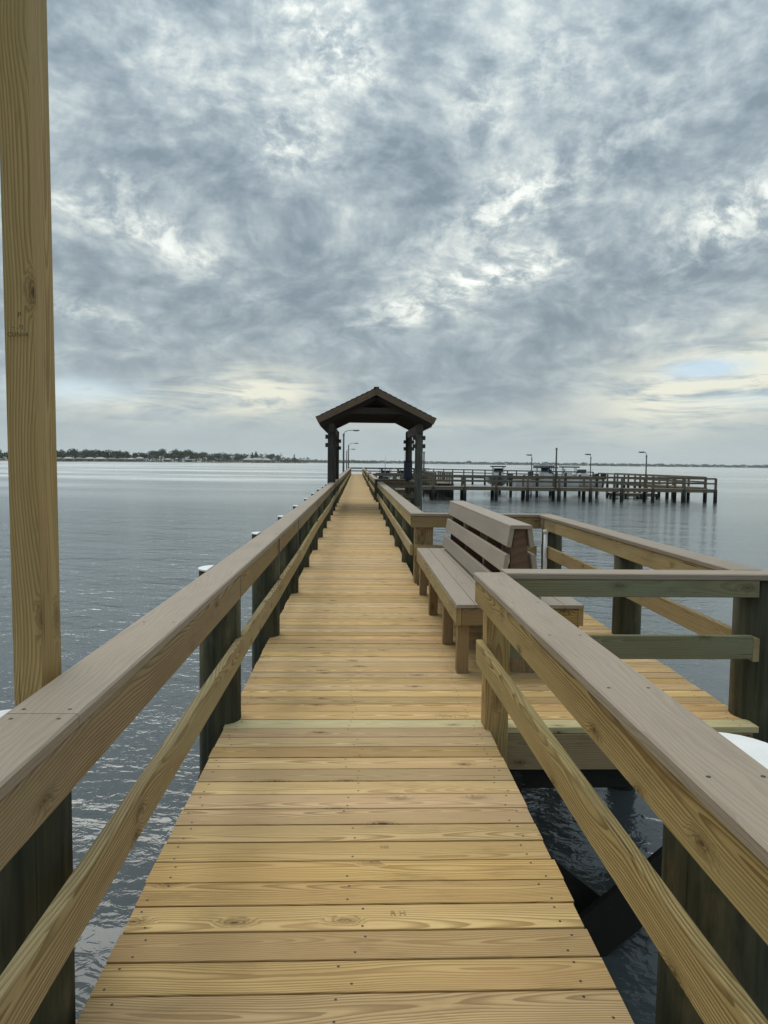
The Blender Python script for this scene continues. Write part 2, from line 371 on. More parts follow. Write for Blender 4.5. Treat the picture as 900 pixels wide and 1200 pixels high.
def timber_mesh(L, W, H, c, mat):
    """A sawn board: local X is the grain, arrised edges."""
    k = ('t', round(L, 3), round(W, 4), round(H, 4), c, mat)
    if k in _cache: return _cache[k]
    c = min(c, W * .3, H * .3); a, b_ = W / 2, H / 2
    prof = [(-a + c, -b_), (a - c, -b_), (a, -b_ + c), (a, b_ - c), (a - c, b_), (-a + c, b_), (-a, b_ - c), (-a, -b_ + c)]
    vs = [(-L / 2, y, z) for y, z in prof] + [(L / 2, y, z) for y, z in prof]
    fs = [(i, (i + 1) % 8, 8 + (i + 1) % 8, 8 + i) for i in range(8)]
    fs = [f[::-1] for f in fs] + [tuple(range(8)), tuple(range(15, 7, -1))]
    me = bpy.data.meshes.new('timber'); me.from_pydata(vs, [], fs); me.materials.append(MAT[mat]); me.validate()
    bmm = bmesh.new(); bmm.from_mesh(me); bmesh.ops.recalc_face_normals(bmm, faces=bmm.faces); bmm.to_mesh(me); bmm.free()
    _cache[k] = me
    return me
def frame(p0, p1, upv=Vector((0, 0, 1))):
    x = (p1 - p0).normalized()
    if abs(x.dot(upv)) > .99: upv = Vector((0, 1, 0))
    y = upv.cross(x).normalized(); z = x.cross(y)
    mm = Matrix((x, y, z)).transposed().to_4x4(); mm.translation = (p0 + p1) / 2
    return mm
def timber(name, p0, p1, W, H, mat, parent=None, c=.004, upv=None):
    """Board from p0 to p1 along its axis; W is the horizontal width across, H the height."""
    p0, p1 = Vector(p0), Vector(p1)
    me = timber_mesh((p1 - p0).length, W, H, c, mat)
    return put(name, me, mat, frame(p0, p1, upv or Vector((0, 0, 1))), parent)
def pile_mesh(r, h, mat, seed=0, seg=20):
    k = ('p', round(r, 3), round(h, 3), mat, seed)
    if k in _cache: return _cache[k]
    bm = bmesh.new(); rows = 7; vv = []
    for j in range(rows + 1):
        t = j / rows; row = []
        for i in range(seg):
            a = 2 * math.pi * i / seg
            rr = r * (1.03 - .05 * t) * (1 + .025 * mnoise.noise(Vector((math.cos(a) * 1.3, math.sin(a) * 1.3, t * 2 + seed * 7))))
            row.append(bm.verts.new((rr * math.cos(a), rr * math.sin(a), t * h)))
        vv.append(row)
    for j in range(rows):
        for i in range(seg):
            f = bm.faces.new((vv[j][i], vv[j][(i + 1) % seg], vv[j + 1][(i + 1) % seg], vv[j + 1][i])); f.smooth = True
    bm.faces.new(vv[-1])
    me = mesh_from_bm('pile', bm); me.materials.append(MAT[mat]); _cache[k] = me
    return me
def cap_mesh(r):
    k = ('c', round(r, 3))
    if k in _cache: return _cache[k]
    bm = bmesh.new(); seg = 28
    prof = [(r, -.03), (r + .006, -.028), (r + .006, -.002), (r, .004), (r * .5, .014), (.012, .02)]
    rows = [[bm.verts.new((q * math.cos(2 * math.pi * i / seg), q * math.sin(2 * math.pi * i / seg), z)) for i in range(seg)] for q, z in prof]
    for a, b2 in zip(rows, rows[1:]):
        for i in range(seg):
            bm.faces.new((a[i], a[(i + 1) % seg], b2[(i + 1) % seg], b2[i]))
    bm.faces.new(rows[-1])
    me = mesh_from_bm('cap', bm); me.materials.append(MAT['white']); _cache[k] = me
    return me
def T(x, y, z, rz=0): return Matrix.Translation((x, y, z)) @ Matrix.Rotation(rz, 4, 'Z')
PILE_BOTTOM = -3.2
def pile(name, x, y, top, r, parent, mat='pile', cap=False, seed=None, bottom=PILE_BOTTOM):
    o = put(name, pile_mesh(r, top - bottom, mat, random.randint(0, 3) if seed is None else seed), mat, T(x, y, bottom, random.random() * 6), parent)
    if cap:
        put('pile_cap', cap_mesh(r * 1.02), 'white', T(x, y, top + .004), o if parent is not None else o)
    return o

def d_prism(x, y, r, xcut, z0, z1, crown, mat):
    """Part of a round head left standing outside the rail: a disc cut flat along X = xcut."""
    th = math.acos(max(-1, min(1, (xcut - x) / r))); n = 14
    pts = [(x + r * math.cos(th + (2 * math.pi - 2 * th) * i / n), y + r * math.sin(th + (2 * math.pi - 2 * th) * i / n)) for i in range(n + 1)]
    bm = bmesh.new()
    lo = [bm.verts.new((a, b_, z0)) for a, b_ in pts]; hi = [bm.verts.new((a, b_, z1)) for a, b_ in pts]
    cx = sum(p[0] for p in pts) / len(pts); c = bm.verts.new((cx, y, z1 + crown)); m_ = n + 1
    for i in range(m_):
        j = (i + 1) % m_
        bm.faces.new((lo[i], lo[j], hi[j], hi[i])); bm.faces.new((hi[i], hi[j], c))
    bm.faces.new(lo[::-1]); bmesh.ops.recalc_face_normals(bm, faces=bm.faces)
    me = mesh_from_bm('head', bm); me.materials.append(MAT[mat]); return me
def headed_pile(x, y, parent):
    o = pile('piling', x, y, .858, .124, parent)
    xc = min(xl(y) - CAPW - .003, x - .02)
    top = .902 + random.uniform(-.004, .006)
    put_child('pile_head', d_prism(x, y, .122, xc, .80, top - .008, 0, 'pile'), None, Matrix(), o, parent)
    put_child('pile_cap', d_prism(x, y, .127, xc, top - .007, top + .001, .006, 'white'), None, Matrix(), o, parent)
    return o

# put() for sub-parts must undo the pile's own turn
def put_child(name, mesh, mat, mw, par, top):
    o = bpy.data.objects.new(name, mesh); COL.objects.link(o)
    if mat and not mesh.materials: mesh.materials.append(MAT[mat])
    o.parent = par
    base = Matrix.Translation(Vector(top.matrix_basis.translation)) @ par.matrix_basis
    o.matrix_basis = base.inverted() @ mw
    return o
def pile(name, x, y, top, r, parent, mat='pile', cap=False, seed=None, bottom=PILE_BOTTOM):
    o = put(name, pile_mesh(r, top - bottom, mat, random.randint(0, 3) if seed is None else seed), mat, T(x, y, bottom, random.random() * 6), parent)
    if cap: put_child('pile_cap', cap_mesh(r * .96), 'white', T(x, y, top + .004), o, parent)
    return o
def cyl_mesh(r, h, mat, seg=12, r2=None):
    k = ('y', round(r, 4), round(h, 3), mat, seg, r2)
    if k in _cache: return _cache[k]
    bm = bmesh.new(); bmesh.ops.create_cone(bm, cap_ends=True, segments=seg, radius1=r, radius2=r if r2 is None else r2, depth=h)
    for f in bm.faces: f.smooth = len(f.verts) == 4
    me = mesh_from_bm('rod', bm); me.materials.append(MAT[mat]); _cache[k] = me
    return me
def rod(name, p0, p1, r, mat, parent, seg=12, r2=None):
    p0, p1 = Vector(p0), Vector(p1)
    mm = (p1 - p0).to_track_quat('Z', 'Y').to_matrix().to_4x4(); mm.translation = (p0 + p1) / 2
    return put(name, cyl_mesh(r, (p1 - p0).length, mat, seg, r2), mat, mm, parent)

WATER = -1.42
# ------------------------------------------------------------------ water, land
def sheet(name, pts, z, mat, kind='structure'):
    me = bpy.data.meshes.new(name); me.from_pydata([(x, y, z) for x, y in pts], [], [tuple(range(len(pts)))]); me.materials.append(MAT[mat])
    o = bpy.data.objects.new(name, me); COL.objects.link(o); return tag(o, kind=kind)
sheet('water', [(-12000, -3000), (12000, -3000), (12000, 14000), (-12000, 14000)], WATER, 'water')

# ------------------------------------------------------------------ boardwalk deck
PITCH, BW, BT = .1429, .1342, .036
Y0 = 4.19
DX0, DX1 = -.752, .778
PX1 = 2.395
board = thing('boardwalk', (0, 2, 0), 'long straight new pine boardwalk with wider bays at the bench and the gabled shelter', 'boardwalk')
def wide(i):      # number of a board -> True where the deck is widened
    y = Y0 + i * PITCH
    return Y0 - .01 <= y < 9.15 or 24.85 <= y < 28.9
NEAR, LAST = range(-32, 264), range(264, 640)
fr = random.Random(3)
screw = bmesh.new()
for i in NEAR:
    yc = Y0 + (i + .5) * PITCH
    wd = wide(i)
    x0 = DX0 + fr.uniform(-.004, .004); x1 = ((PX1 if yc < 12 else 2.02) if wd else DX1) + fr.uniform(-.005, .005)
    gz = fr.uniform(-.0015, .0015); tilt = fr.uniform(-.0012, .0012)
    W = BW + fr.uniform(-.0015, .0012)
    green = i == 0
    me = timber_mesh(round(x1 - x0, 2), round(W, 3), BT, .0018, 'deck_green' if green else 'deck')
    mm = Matrix.Translation(((x0 + x1) / 2, yc, gz - BT / 2)) @ Matrix.Rotation(tilt + (math.pi if fr.random() < .5 else 0), 4, 'Z')
    o = put('plank', me, None, mm, board)
    if green: o['label'] = 'pale green tinted plank'
    if -16 <= i < 60:
        xs = [-.69, .70] + ([1.5, 2.3] if wd else []) + [fr.choice([-.02, .02])]
        for x in xs:
            for s in (-1, 1):
                if fr.random() < .06: continue
                cx, cy = x + fr.uniform(-.03, .03), yc + s * .042 + fr.uniform(-.008, .008)
                ring = [screw.verts.new((cx + .0048 * math.cos(a * math.pi / 3), cy + .0048 * math.sin(a * math.pi / 3), gz + .0008)) for a in range(6)]
                screw.faces.new(ring)
o = put('screw_heads', mesh_from_bm('screw_heads', screw), 'screw', Matrix(), board); o['kind'] = 'stuff'
def boxes_mesh(name, items, mat, bevel=.004):
    """Many boards as one mesh (far away): items are (p0, p1, W, H)."""
    vs, fs = [], []
    for p0, p1, W, H in items:
        mm = frame(Vector(p0), Vector(p1)); L = (Vector(p1) - Vector(p0)).length; k = len(vs)
        for sx in (-1, 1):
            for sy, sz in ((-1, -1), (1, -1), (1, 1), (-1, 1)):
                vs.append(mm @ Vector((sx * L / 2, sy * W / 2, sz * H / 2)))
        fs += [(k, k + 3, k + 2, k + 1), (k + 4, k + 5, k + 6, k + 7)] + [(k + a, k + (a + 1) % 4, k + 4 + (a + 1) % 4, k + 4 + a) for a in range(4)]
    me = bpy.data.meshes.new(name); me.from_pydata([tuple(v) for v in vs], [], fs)
    bmm = bmesh.new(); bmm.from_mesh(me); bmesh.ops.recalc_face_normals(bmm, faces=bmm.faces); bmm.to_mesh(me); bmm.free()
    me.materials.append(MAT[mat]); return me
its = []
PIER_END = 97.0
for i in LAST:
    yc = Y0 + (i + .5) * PITCH
    if yc > PIER_END: break
    its.append(((DX0, yc, -.018), (DX1, yc, -.018 + fr.uniform(-.002, .002)), BW, BT))
while yc < PIER_END + 3.0:
    its.append(((DX0 - .3, yc, -.018), (8.0, yc, -.018), BW, BT)); yc += PITCH
o = put('far_planks', boxes_mesh('far_planks', its, 'deck'), None, Matrix(), board); o['kind'] = 'stuff'
# stringers and bent caps under the deck
for x in (-.70, 0.0, .715):
    for y0 in range(-2, 98, 11):
        timber('joist', (x, y0, -.145), (x, min(y0 + 10.98, 97), -.145), .05, .21, 'joist', board)
timber('joist', (.80, 4.213, -.147), (2.36, 4.213, -.147), .045, .215, 'joist', board)
timber('joist', (.80, 9.15, -.147), (2.36, 9.15, -.147), .045, .215, 'joist', board)
for x in (1.55, 2.33): timber('joist', (x, 4.25, -.15), (x, 9.12, -.15), .05, .2, 'joist', board)
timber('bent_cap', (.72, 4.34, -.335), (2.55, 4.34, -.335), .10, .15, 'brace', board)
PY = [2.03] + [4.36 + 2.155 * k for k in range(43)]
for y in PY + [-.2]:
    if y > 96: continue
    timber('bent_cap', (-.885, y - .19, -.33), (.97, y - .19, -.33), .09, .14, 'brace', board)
for y in (24.95, 28.85):
    timber('joist', (.80, y, -.147), (2.02, y, -.147), .045, .215, 'joist', board)
# cross braces on the bent at the near edge of the bench bay
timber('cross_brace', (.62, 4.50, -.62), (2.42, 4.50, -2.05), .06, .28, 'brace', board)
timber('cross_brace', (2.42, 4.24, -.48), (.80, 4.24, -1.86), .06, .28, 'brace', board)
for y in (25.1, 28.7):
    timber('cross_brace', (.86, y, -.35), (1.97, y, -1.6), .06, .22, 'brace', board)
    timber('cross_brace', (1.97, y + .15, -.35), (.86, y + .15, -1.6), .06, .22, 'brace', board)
# faint mill stamps on two planks
def text_mesh(s, size, mat):
    cu = bpy.data.curves.new('stamp', 'FONT'); cu.body = s; cu.size = size; cu.align_x = 'CENTER'; cu.align_y = 'CENTER'
    ob = bpy.data.objects.new('stamp_tmp', cu); COL.objects.link(ob)
    dg = bpy.context.evaluated_depsgraph_get(); me = bpy.data.meshes.new_from_object(ob.evaluated_get(dg))
    bpy.data.objects.remove(ob); me.materials.clear(); me.materials.append(MAT[mat]); return me
put('mill_stamp', text_mesh('HS', .030, 'inkpale'), None, T(.125, 2.86, .003), board)
put('mill_stamp', text_mesh('R H', .034, 'inkpale'), None, T(.155, 2.42, .003), board)

# ------------------------------------------------------------------ railings
CAPW, CAPT, RT, RH = .186, .038, .038, .14
CAPZ = .90
def rail_line(par, side, y0, y1, xin, joints, mats=('rail', 'rail'), rail_joints=None):
    """Cap board, top rail and mid rail along Y, split at joints. side -1: rail stands on the -X edge. xin: inner edge of the cap."""
    ys = [y0] + [j for j in joints if y0 < j < y1] + [y1]
    s = side
    px = 0.0
    for k, (a, b2) in enumerate(zip(ys, ys[1:])):
        xa = xin(a) if callable(xin) else xin; xb = xin(b2) if callable(xin) else xin
        timber('cap_board', (xa + s * CAPW / 2, a + .0015, CAPZ - CAPT / 2), (xb + s * CAPW / 2, b2 - .0015, CAPZ - CAPT / 2), CAPW, CAPT, 'cap', par, c=.006)
    rj = joints if rail_joints is None else rail_joints
    yr = [y0] + [j for j in rj if y0 < j < y1] + [y1]
    for a, b2 in zip(yr, yr[1:]):
        xa = xin(a) if callable(xin) else xin; xb = xin(b2) if callable(xin) else xin
        timber('top_rail', (xa + s * (.012 + RT / 2), a + .001, CAPZ - CAPT - RH / 2), (xb + s * (.012 + RT / 2), b2 - .001, CAPZ - CAPT - RH / 2), RT, RH, mats[0], par)
    return ys
def mid_rails(par, side, ys, xoff, mat='rail', dz=0.43):
    s = side
    for a, b2 in zip(ys, ys[1:]):
        xa = xoff(a) if callable(xoff) else xoff; xb = xoff(b2) if callable(xoff) else xoff
        timber('mid_rail', (xa + s * RT / 2, a + .001, dz + random.uniform(-.006, .006)), (xb + s * RT / 2, b2 - .001, dz + random.uniform(-.006, .006)), RT, RH, mat, par)

xl = lambda y: -.692 + .012 * min(max((y - 1.5) / 3, 0), 1) * 2 if y < 12 else -.668
def cap_screws(par, spots):
    bm = bmesh.new()
    for x, y, z in spots:
        bm.faces.new([bm.verts.new((x + .0055 * math.cos(a * math.pi / 4), y + .0055 * math.sin(a * math.pi / 4), z)) for a in range(8)])
    o = put('screw_heads', mesh_from_bm('screw_heads', bm), 'screw', Matrix(), par); o['kind'] = 'stuff'
lr = thing('railing', (-.85, 2, 0), 'long left railing of the boardwalk with white capped round pilings', 'railing')
joints = [1.838, 6.5] + [6.5 + 4.31 * k for k in range(1, 22)]
ys = rail_line(lr, -1, -1.6, PIER_END, xl, joints, ('rail_brown_shaded', 'rail'), [4.36 + 4.31 * k for k in range(0, 22)])
mids = [-1.6, 4.36] + [4.36 + 2.155 * k for k in range(1, 43)] + [PIER_END]
mid_rails(lr, -1, mids, lambda y: xl(y) + .012 + .012 * math.sin(y * 2.3) * (y > 3))
pile('piling', -.955, 2.03, .79, .16, lr, cap=True, seed=1)
for k, y in enumerate(PY[1:]):
    if y < PIER_END - .3 and not (24.2 < y < 25.3): headed_pile(-.800 + random.uniform(-.008, .008), y, lr)
pile('piling', -.86, -.2, .86, .15, lr)

r1 = thing('railing', (.9, 3, 0), 'short right railing in front of the bench bay, running towards the camera', 'railing')
xr = .692
rail_line(r1, 1, -1.6, 4.285, xr, [-.6])
mid_rails(r1, 1, [-1.6, 1.2, 4.29], lambda y: .745 if y < 2 else .716)
timber('corner_post', (.823, 4.227, -.34), (.823, 4.227, .862), .135, .14, 'post', r1, upv=Vector((0, 1, 0)))
pile('piling', 1.07, 2.02, .715, .17, r1, cap=True, seed=2)
pile('piling', .93, -.2, .86, .15, r1)
cap_screws(lr, [(xl(y) - q, y, CAPZ + .0006) for y in [1.80, 1.87, .6, 2.9, 4.1, 5.3, 6.46, 6.54, 7.7] for q in (.035, .15)])
cap_screws(r1, [(xr + q, y, CAPZ + .0006) for y in [.7, 1.45, 2.05, 2.7, 3.35, 4.2] for q in (.035, .15)])
# bench bay railing
rb = thing('railing', (2.4, 6.5, 0), 'railing round three sides of the bench bay on dark pilings', 'railing')
timber('cap_board', (.882, 4.355, CAPZ - CAPT / 2 - .001), (2.62, 4.355, CAPZ - CAPT / 2 - .001), .185, CAPT, 'cap', rb, c=.006)
timber('top_rail', (.885, 4.283, CAPZ - CAPT - .052), (2.40, 4.283, CAPZ - CAPT - .052), .038, .10, 'rail_green_backlit', rb)
timber('mid_rail', (.893, 4.255, .465), (2.36, 4.255, .465), RT, RH, 'rail_green_backlit', rb)
rail_line(rb, 1, 4.451, 9.40, 2.335, [8.6])
mid_rails(rb, 1, [4.235, 9.30], 2.362, dz=.455)
timber('cap_board', (.694, 9.395, CAPZ - CAPT / 2 + .002), (2.52, 9.395, CAPZ - CAPT / 2 + .002), CAPW, CAPT, 'cap', rb, c=.006)
timber('top_rail', (.708, 9.335, CAPZ - CAPT - RH / 2), (2.34, 9.335, CAPZ - CAPT - RH / 2), RT, RH, 'rail_brown_shaded', rb)
timber('mid_rail', (.735, 9.33, .43), (2.31, 9.33, .43), RT, RH, 'rail', rb)
pile('piling', 2.49, 4.42, .861, .150, rb, seed=0)
pile('piling', 2.478, 6.58, .861, .128, rb, seed=3)
pile('piling', 2.46, 9.15, .861, .128, rb, seed=1)
rod('conduit', (2.335, 8.98, .05), (2.335, 8.98, .70), .024, 'pvc', rb); rod('conduit', (2.335, 8.98, -.6), (2.335, 8.98, .06), .017, 'pvc', rb)
rod('conduit_cap', (2.335, 8.98, .70), (2.335, 8.98, .735), .034, 'pvc', rb)
# right railing beyond the bench bay, in lengths between the side docks
def right_run(y0, y1, label):
    t = thing('railing', (.8, y0, 0), label, 'railing')
    rail_line(t, 1, y0, y1, xr, [y0 + 4.31 * k for k in range(1, 20)])
    py = [y for y in [9.27 + 2.155 * k for k in range(44)] if y0 + .1 < y < y1 + .1]
    mid_rails(t, 1, [y0 if y0 > 12 else y0 - .12] + [y for y in py if y > y0 + .5 and y < y1 - .3] + [y1], .69)
    for y in py: pile('piling', .862 + random.uniform(-.012, .012), y, .858, .142, t)
    return t
timber('corner_post', (.868, 9.47, -.34), (.868, 9.47, .862), .23, .23, 'rail_brown_shaded', rb, upv=Vector((0, 1, 0)))
right_run(9.49, 24.9, 'right railing between the bench bay and the gabled shelter')
right_run(29.1, 42.8, 'right railing of the boardwalk just beyond the gabled shelter')
right_run(46.5, 57.5, 'right railing length before the long fishing pier branches off')
right_run(62.0, PIER_END, 'farthest right railing length, reaching the pier end')
sr = thing('railing', (2.0, 26, 0), 'short railing round the side bay under the gabled shelter', 'railing')
for y in (24.95, 28.95):
    timber('cap_board', (.90, y, CAPZ - .02), (2.1, y, CAPZ - .02), .18, CAPT, 'far_wood', sr)
    timber('top_rail', (.90, y - .02, .79), (2.0, y - .02, .79), RT, RH, 'far_wood', sr)
    timber('mid_rail', (.90, y - .02, .43), (2.0, y - .02, .43), RT, RH, 'far_wood', sr)
timber('cap_board', (2.06, 25.1, CAPZ - .02), (2.06, 28.8, CAPZ - .02), .18, CAPT, 'far_wood', sr)
timber('mid_rail', (2.03, 25.1, .43), (2.03, 28.8, .43), RT, RH, 'far_wood', sr)
for y in (25.0, 27.0, 28.9): pile('piling', 2.06, y + .12, .85, .13, sr, 'pile_far')
te = thing('railing', (3, 100, 0), 'railing across the far T-shaped end of the boardwalk', 'railing')
for x0, x1 in ((-1.05, 3.4), (3.4, 8.0)):
    timber('cap_board', (x0, 99.9, .88), (x1 - .003, 99.9, .88), .18, .05, 'far_wood', te)
    timber('top_rail', (x0, 99.87, .76), (x1 - .003, 99.87, .76), RT, RH, 'far_wood', te)
    timber('mid_rail', (x0, 99.87, .42), (x1 - .003, 99.87, .42), RT, RH, 'far_wood', te)
for k in range(5): pile('piling', -1.0 + 2.2 * k, 100.05, .86, .14, te, 'pile_far')

# ------------------------------------------------------------------ tall timber post at the left
tp = timber('tall_post', (-.974, 2.287, -.5), (-.992, 2.28, 4.3), .142, .087, 'post', None, c=.003, upv=Vector((1, 0, 0)))
bpy.context.view_layer.update()
tag(tp, 'tall square timber post with a mill stamp behind the nearest left piling', 'post')
def on_post(mesh, x, z):
    o = bpy.data.objects.new('mill_stamp', mesh); COL.objects.link(o); o.parent = tp
    o.matrix_basis = tp.matrix_basis.inverted() @ (Matrix.Translation((x, 2.203, z)) @ Matrix.Rotation(R(90), 4, 'X'))
    return o

# ------------------------------------------------------------------ double sided bench
BX = 1.195
bench = thing('bench', (BX, 7, 0), 'double-sided park bench with shared slatted back, grey composite boards on timber legs', 'bench')
by0, by1 = 5.26, 8.80
for s in (-1, 1):
    for k in range(3):
        xc = BX + s * (.395 - .1415 * k)
        timber('seat_board', (xc, by0 - .015, .508), (xc, by1, .508), .138, .025, 'seat', bench, c=.004)
    timber('apron', (BX + s * .447, by0, .43), (BX + s * .447, by1 - .02, .43), .038, .128, 'rail', bench)
    xa, xb = sorted((BX + s * .425, BX + s * .085))
    for y in (by0 + .019, by1 - .04):
        timber('end_rail', (xa, y, .428), (xb, y, .428), .036, .124, 'rail' if s > 0 else 'bench_leg', bench)
    for y in (5.30, 6.17, 7.37, 8.50):
        timber('leg', (BX + s * .405, y + (.045 if y > 5.4 else .045), 0.002), (BX + s * .405, y + (.045 if y > 5.4 else .045), .366), .09, .085, 'bench_leg', bench, upv=Vector((1, 0, 0)))
    # slats lean inwards towards the top
    for k, (zc, hh) in enumerate(((.612, .135), (.815, .135), (1.005, .140))):
        off = .142 - .075 * (zc - .56) / .5
        lean = R(8.5) * s
        mm = frame(Vector((BX + s * off, by0 + .03, zc)), Vector((BX + s * off, by1 - .06, zc)), Vector((-math.sin(lean), 0, math.cos(lean))))
        put('back_slat', timber_mesh(by1 - by0 - .09, .034, hh, .004, 'seat'), None, mm, bench)
cap_screws(bench, [(BX + s * (.395 - .1415 * k) + q, y, .5212) for s in (-1, 1) for k in range(3) for q in (-.04, .04) for y in (5.31, 6.2, 7.4, 8.53)])
timber('back_cap', (BX, by0 + .02, 1.083), (BX, by1 - .05, 1.083), .165, .026, 'seat', bench, c=.004)
for y in (5.34, 6.35, 7.45, 8.62):      # A-shaped back supports
    bm = bmesh.new()
    q = [(-.115, .36), (.115, .36), (.040, 1.068), (-.040, 1.068)]
    a = [bm.verts.new((BX + x, y - .019, z)) for x, z in q]; b2 = [bm.verts.new((BX + x, y + .019, z)) for x, z in q]
    bm.faces.new(a); bm.faces.new(b2[::-1])
    for i in range(4): bm.faces.new((a[i], b2[i], b2[(i + 1) % 4], a[(i + 1) % 4]))
    bmesh.ops.recalc_face_normals(bm, faces=bm.faces)
    put('back_support', mesh_from_bm('back_support', bm), 'support', Matrix(), bench)
    timber('centre_leg', (BX + .06, y, .002), (BX + .06, y, .364), .19, .038, 'bench_leg', bench, upv=Vector((0, 1, 0)))

# ------------------------------------------------------------------ gabled shelter
sh = thing('shelter', (.587, 26, 0), 'dark timber shelter with a gable roof spanning the boardwalk', 'shelter')
SXc, SHW = .587, 1.86
EZ, RZ = 2.905, 3.83
YF, YB = 22.9, 28.9
for s in (-1, 1):
    for y in (23.5, 28.1):
        px = SXc + s * 1.385
        pl = pile('post', px, y, 2.70, .128, sh, 'pile_grey' if s > 0 and y < 25 else 'dark_pile' if False else 'pile_far', bottom=PILE_BOTTOM)
        for zz2 in (2.08, 2.34):
            mm = T(px, y, zz2); put_child('bracket', timber_mesh(.40, .12, .13, .01, 'dark_wood'), None, mm, pl, sh)
    timber('eave_beam', (SXc + s * 1.385, YF + .2, 2.62), (SXc + s * 1.385, YB - .2, 2.62), .14, .26, 'dark_wood', sh)
    # roof slope
    e0 = Vector((SXc + s * SHW, 0, EZ)); e1 = Vector((SXc, 0, RZ))
    sl = (e1 - e0); nrm = Vector((-sl.z, 0, sl.x)) if s < 0 else Vector((sl.z, 0, -sl.x)); nrm = nrm.normalized()
    if nrm.z < 0: nrm = -nrm
    bm = bmesh.new()
    rows = 12
    for r_ in range(rows):      # shingle courses stepped up the slope
        pa = e0.lerp(e1, r_ / rows); pb = e0.lerp(e1, min(1, (r_ + 1.12) / rows))
        v8 = []
        for y in (YF - .02, YB + .02):
            for pt, h in ((pa, .0), (pb, .0), (pb, .012), (pa, .03)):
                q = pt + nrm * h; v8.append(bm.verts.new((q.x, y, q.z)))
        for f in ((0, 1, 2, 3), (7, 6, 5, 4), (3, 2, 6, 7), (0, 4, 5, 1), (0, 3, 7, 4), (1, 5, 6, 2)): bm.faces.new([v8[i] for i in f])
    bmesh.ops.recalc_face_normals(bm, faces=bm.faces)
    put('roof_slope', mesh_from_bm('roof_slope', bm), 'shingle', Matrix(), sh)
    d = nrm * -.03
    def slope_board(nm, y, wth, hgt, mat, drop, a=0.0, b3=1.0):
        p0, p1 = e0.lerp(e1, a) + nrm * -drop, e0.lerp(e1, b3) + nrm * -drop
        p0.y = p1.y = y
        timber(nm, p0, p1, wth, hgt, mat, sh, c=.006)
    for y in [YF + .35 + .6 * k for k in range(10)]: slope_board('rafter', y, .05, .24, 'dark_wood', .17)
    for y, off in ((YF, -1), (YB, 1)): slope_board('gable_trim', y, .04, .19, 'trim_wood', .098)
    bmz = []
    for k in range(11):
        t0 = k / 11
        p0 = e0.lerp(e1, t0 + .045) + nrm * -.03
        bmz.append(((p0.x, YF + .03, p0.z), (p0.x, YB - .03, p0.z)))
    for a3, b3 in bmz:
        mm = frame(Vector(a3), Vector(b3), nrm); put('roof_plank', timber_mesh(YB - YF - .06, .186, .024, .003, 'dark_wood'), None, mm, sh)
for y in [YF + .40 + .6 * k for k in range(10)]:
    timber('collar_tie', (SXc - .95, y, 3.165), (SXc + .95, y, 3.165), .045, .19, 'dark_wood', sh)
timber('ridge_trim', (SXc, YF - .03, RZ + .022), (SXc, YB + .03, RZ + .022), .16, .03, 'shingle', sh)
timber('king_block', (SXc, YF - .025, 3.62), (SXc, YF - .025, 3.83), .05, .03, 'trim_wood', sh, upv=Vector((1, 0, 0)))
bx = thing('utility_box', (1.93, 27.9, .9), 'navy metal utility box on the back right shelter post', 'utility box')
timber('housing', (1.78, 27.84, 1.27), (2.09, 27.84, 1.27), .16, .66, 'navy', bx, c=.02)
timber('lid', (1.765, 27.835, 1.615), (2.105, 27.835, 1.615), .19, .03, 'navy', bx, c=.01)
timber('door', (1.81, 27.752, 1.27), (2.06, 27.752, 1.27), .018, .56, 'navy', bx, c=.006)
rod('latch', (2.03, 27.735, 1.22), (2.03, 27.735, 1.32), .012, 'steel', bx)

# ------------------------------------------------------------------ lamp posts
def lamp(x, y, z0, ztop, arm, label, group=None, r=.09, ang=0):
    t = thing('lamp_post', (x, y, z0), label, 'lamp post', group)
    rod('pole', (x, y, z0), (x, y, ztop), r, 'lamp_pole', t, 14, r * .7)
    rod('collar', (x, y, ztop - .12), (x, y, ztop + .03), r * .95, 'steel', t, 14)
    if arm:
        ca, sa = math.cos(ang), math.sin(ang)
        pts = [(0, -.05), (.06 * arm, .14), (.35 * arm, .27), (arm, .30)]
        P3 = [(x + a * ca, y + a * sa, ztop + h) for a, h in pts]
        bm = bmesh.new()
        me = []
        for a, b2 in zip(P3, P3[1:]): rod('arm', a, b2, .025, 'steel', t, 8)
        hx, hy, hz = P3[-1]
        mm = T(hx, hy, hz - .01, ang); put('lamp_head', timber_mesh(.5, .2, .09, .03, 'steel'), None, mm, t)
        put('lens', timber_mesh(.3, .14, .03, .01, 'glass'), None, T(hx, hy, hz - .07, ang), t)
    return t
lamp(-1.02, 57.0, -1.8, 3.72, .95, 'lamp post with curved arm, nearest beyond the shelter on the left railing')
lamp(-1.02, 91.0, -1.8, 3.62, .95, 'second lamp post beyond the shelter, behind the first along the left railing')
lamp(-1.35, 99.6, -1.8, 3.05, .9, 'small lamp post at the far end of the boardwalk')

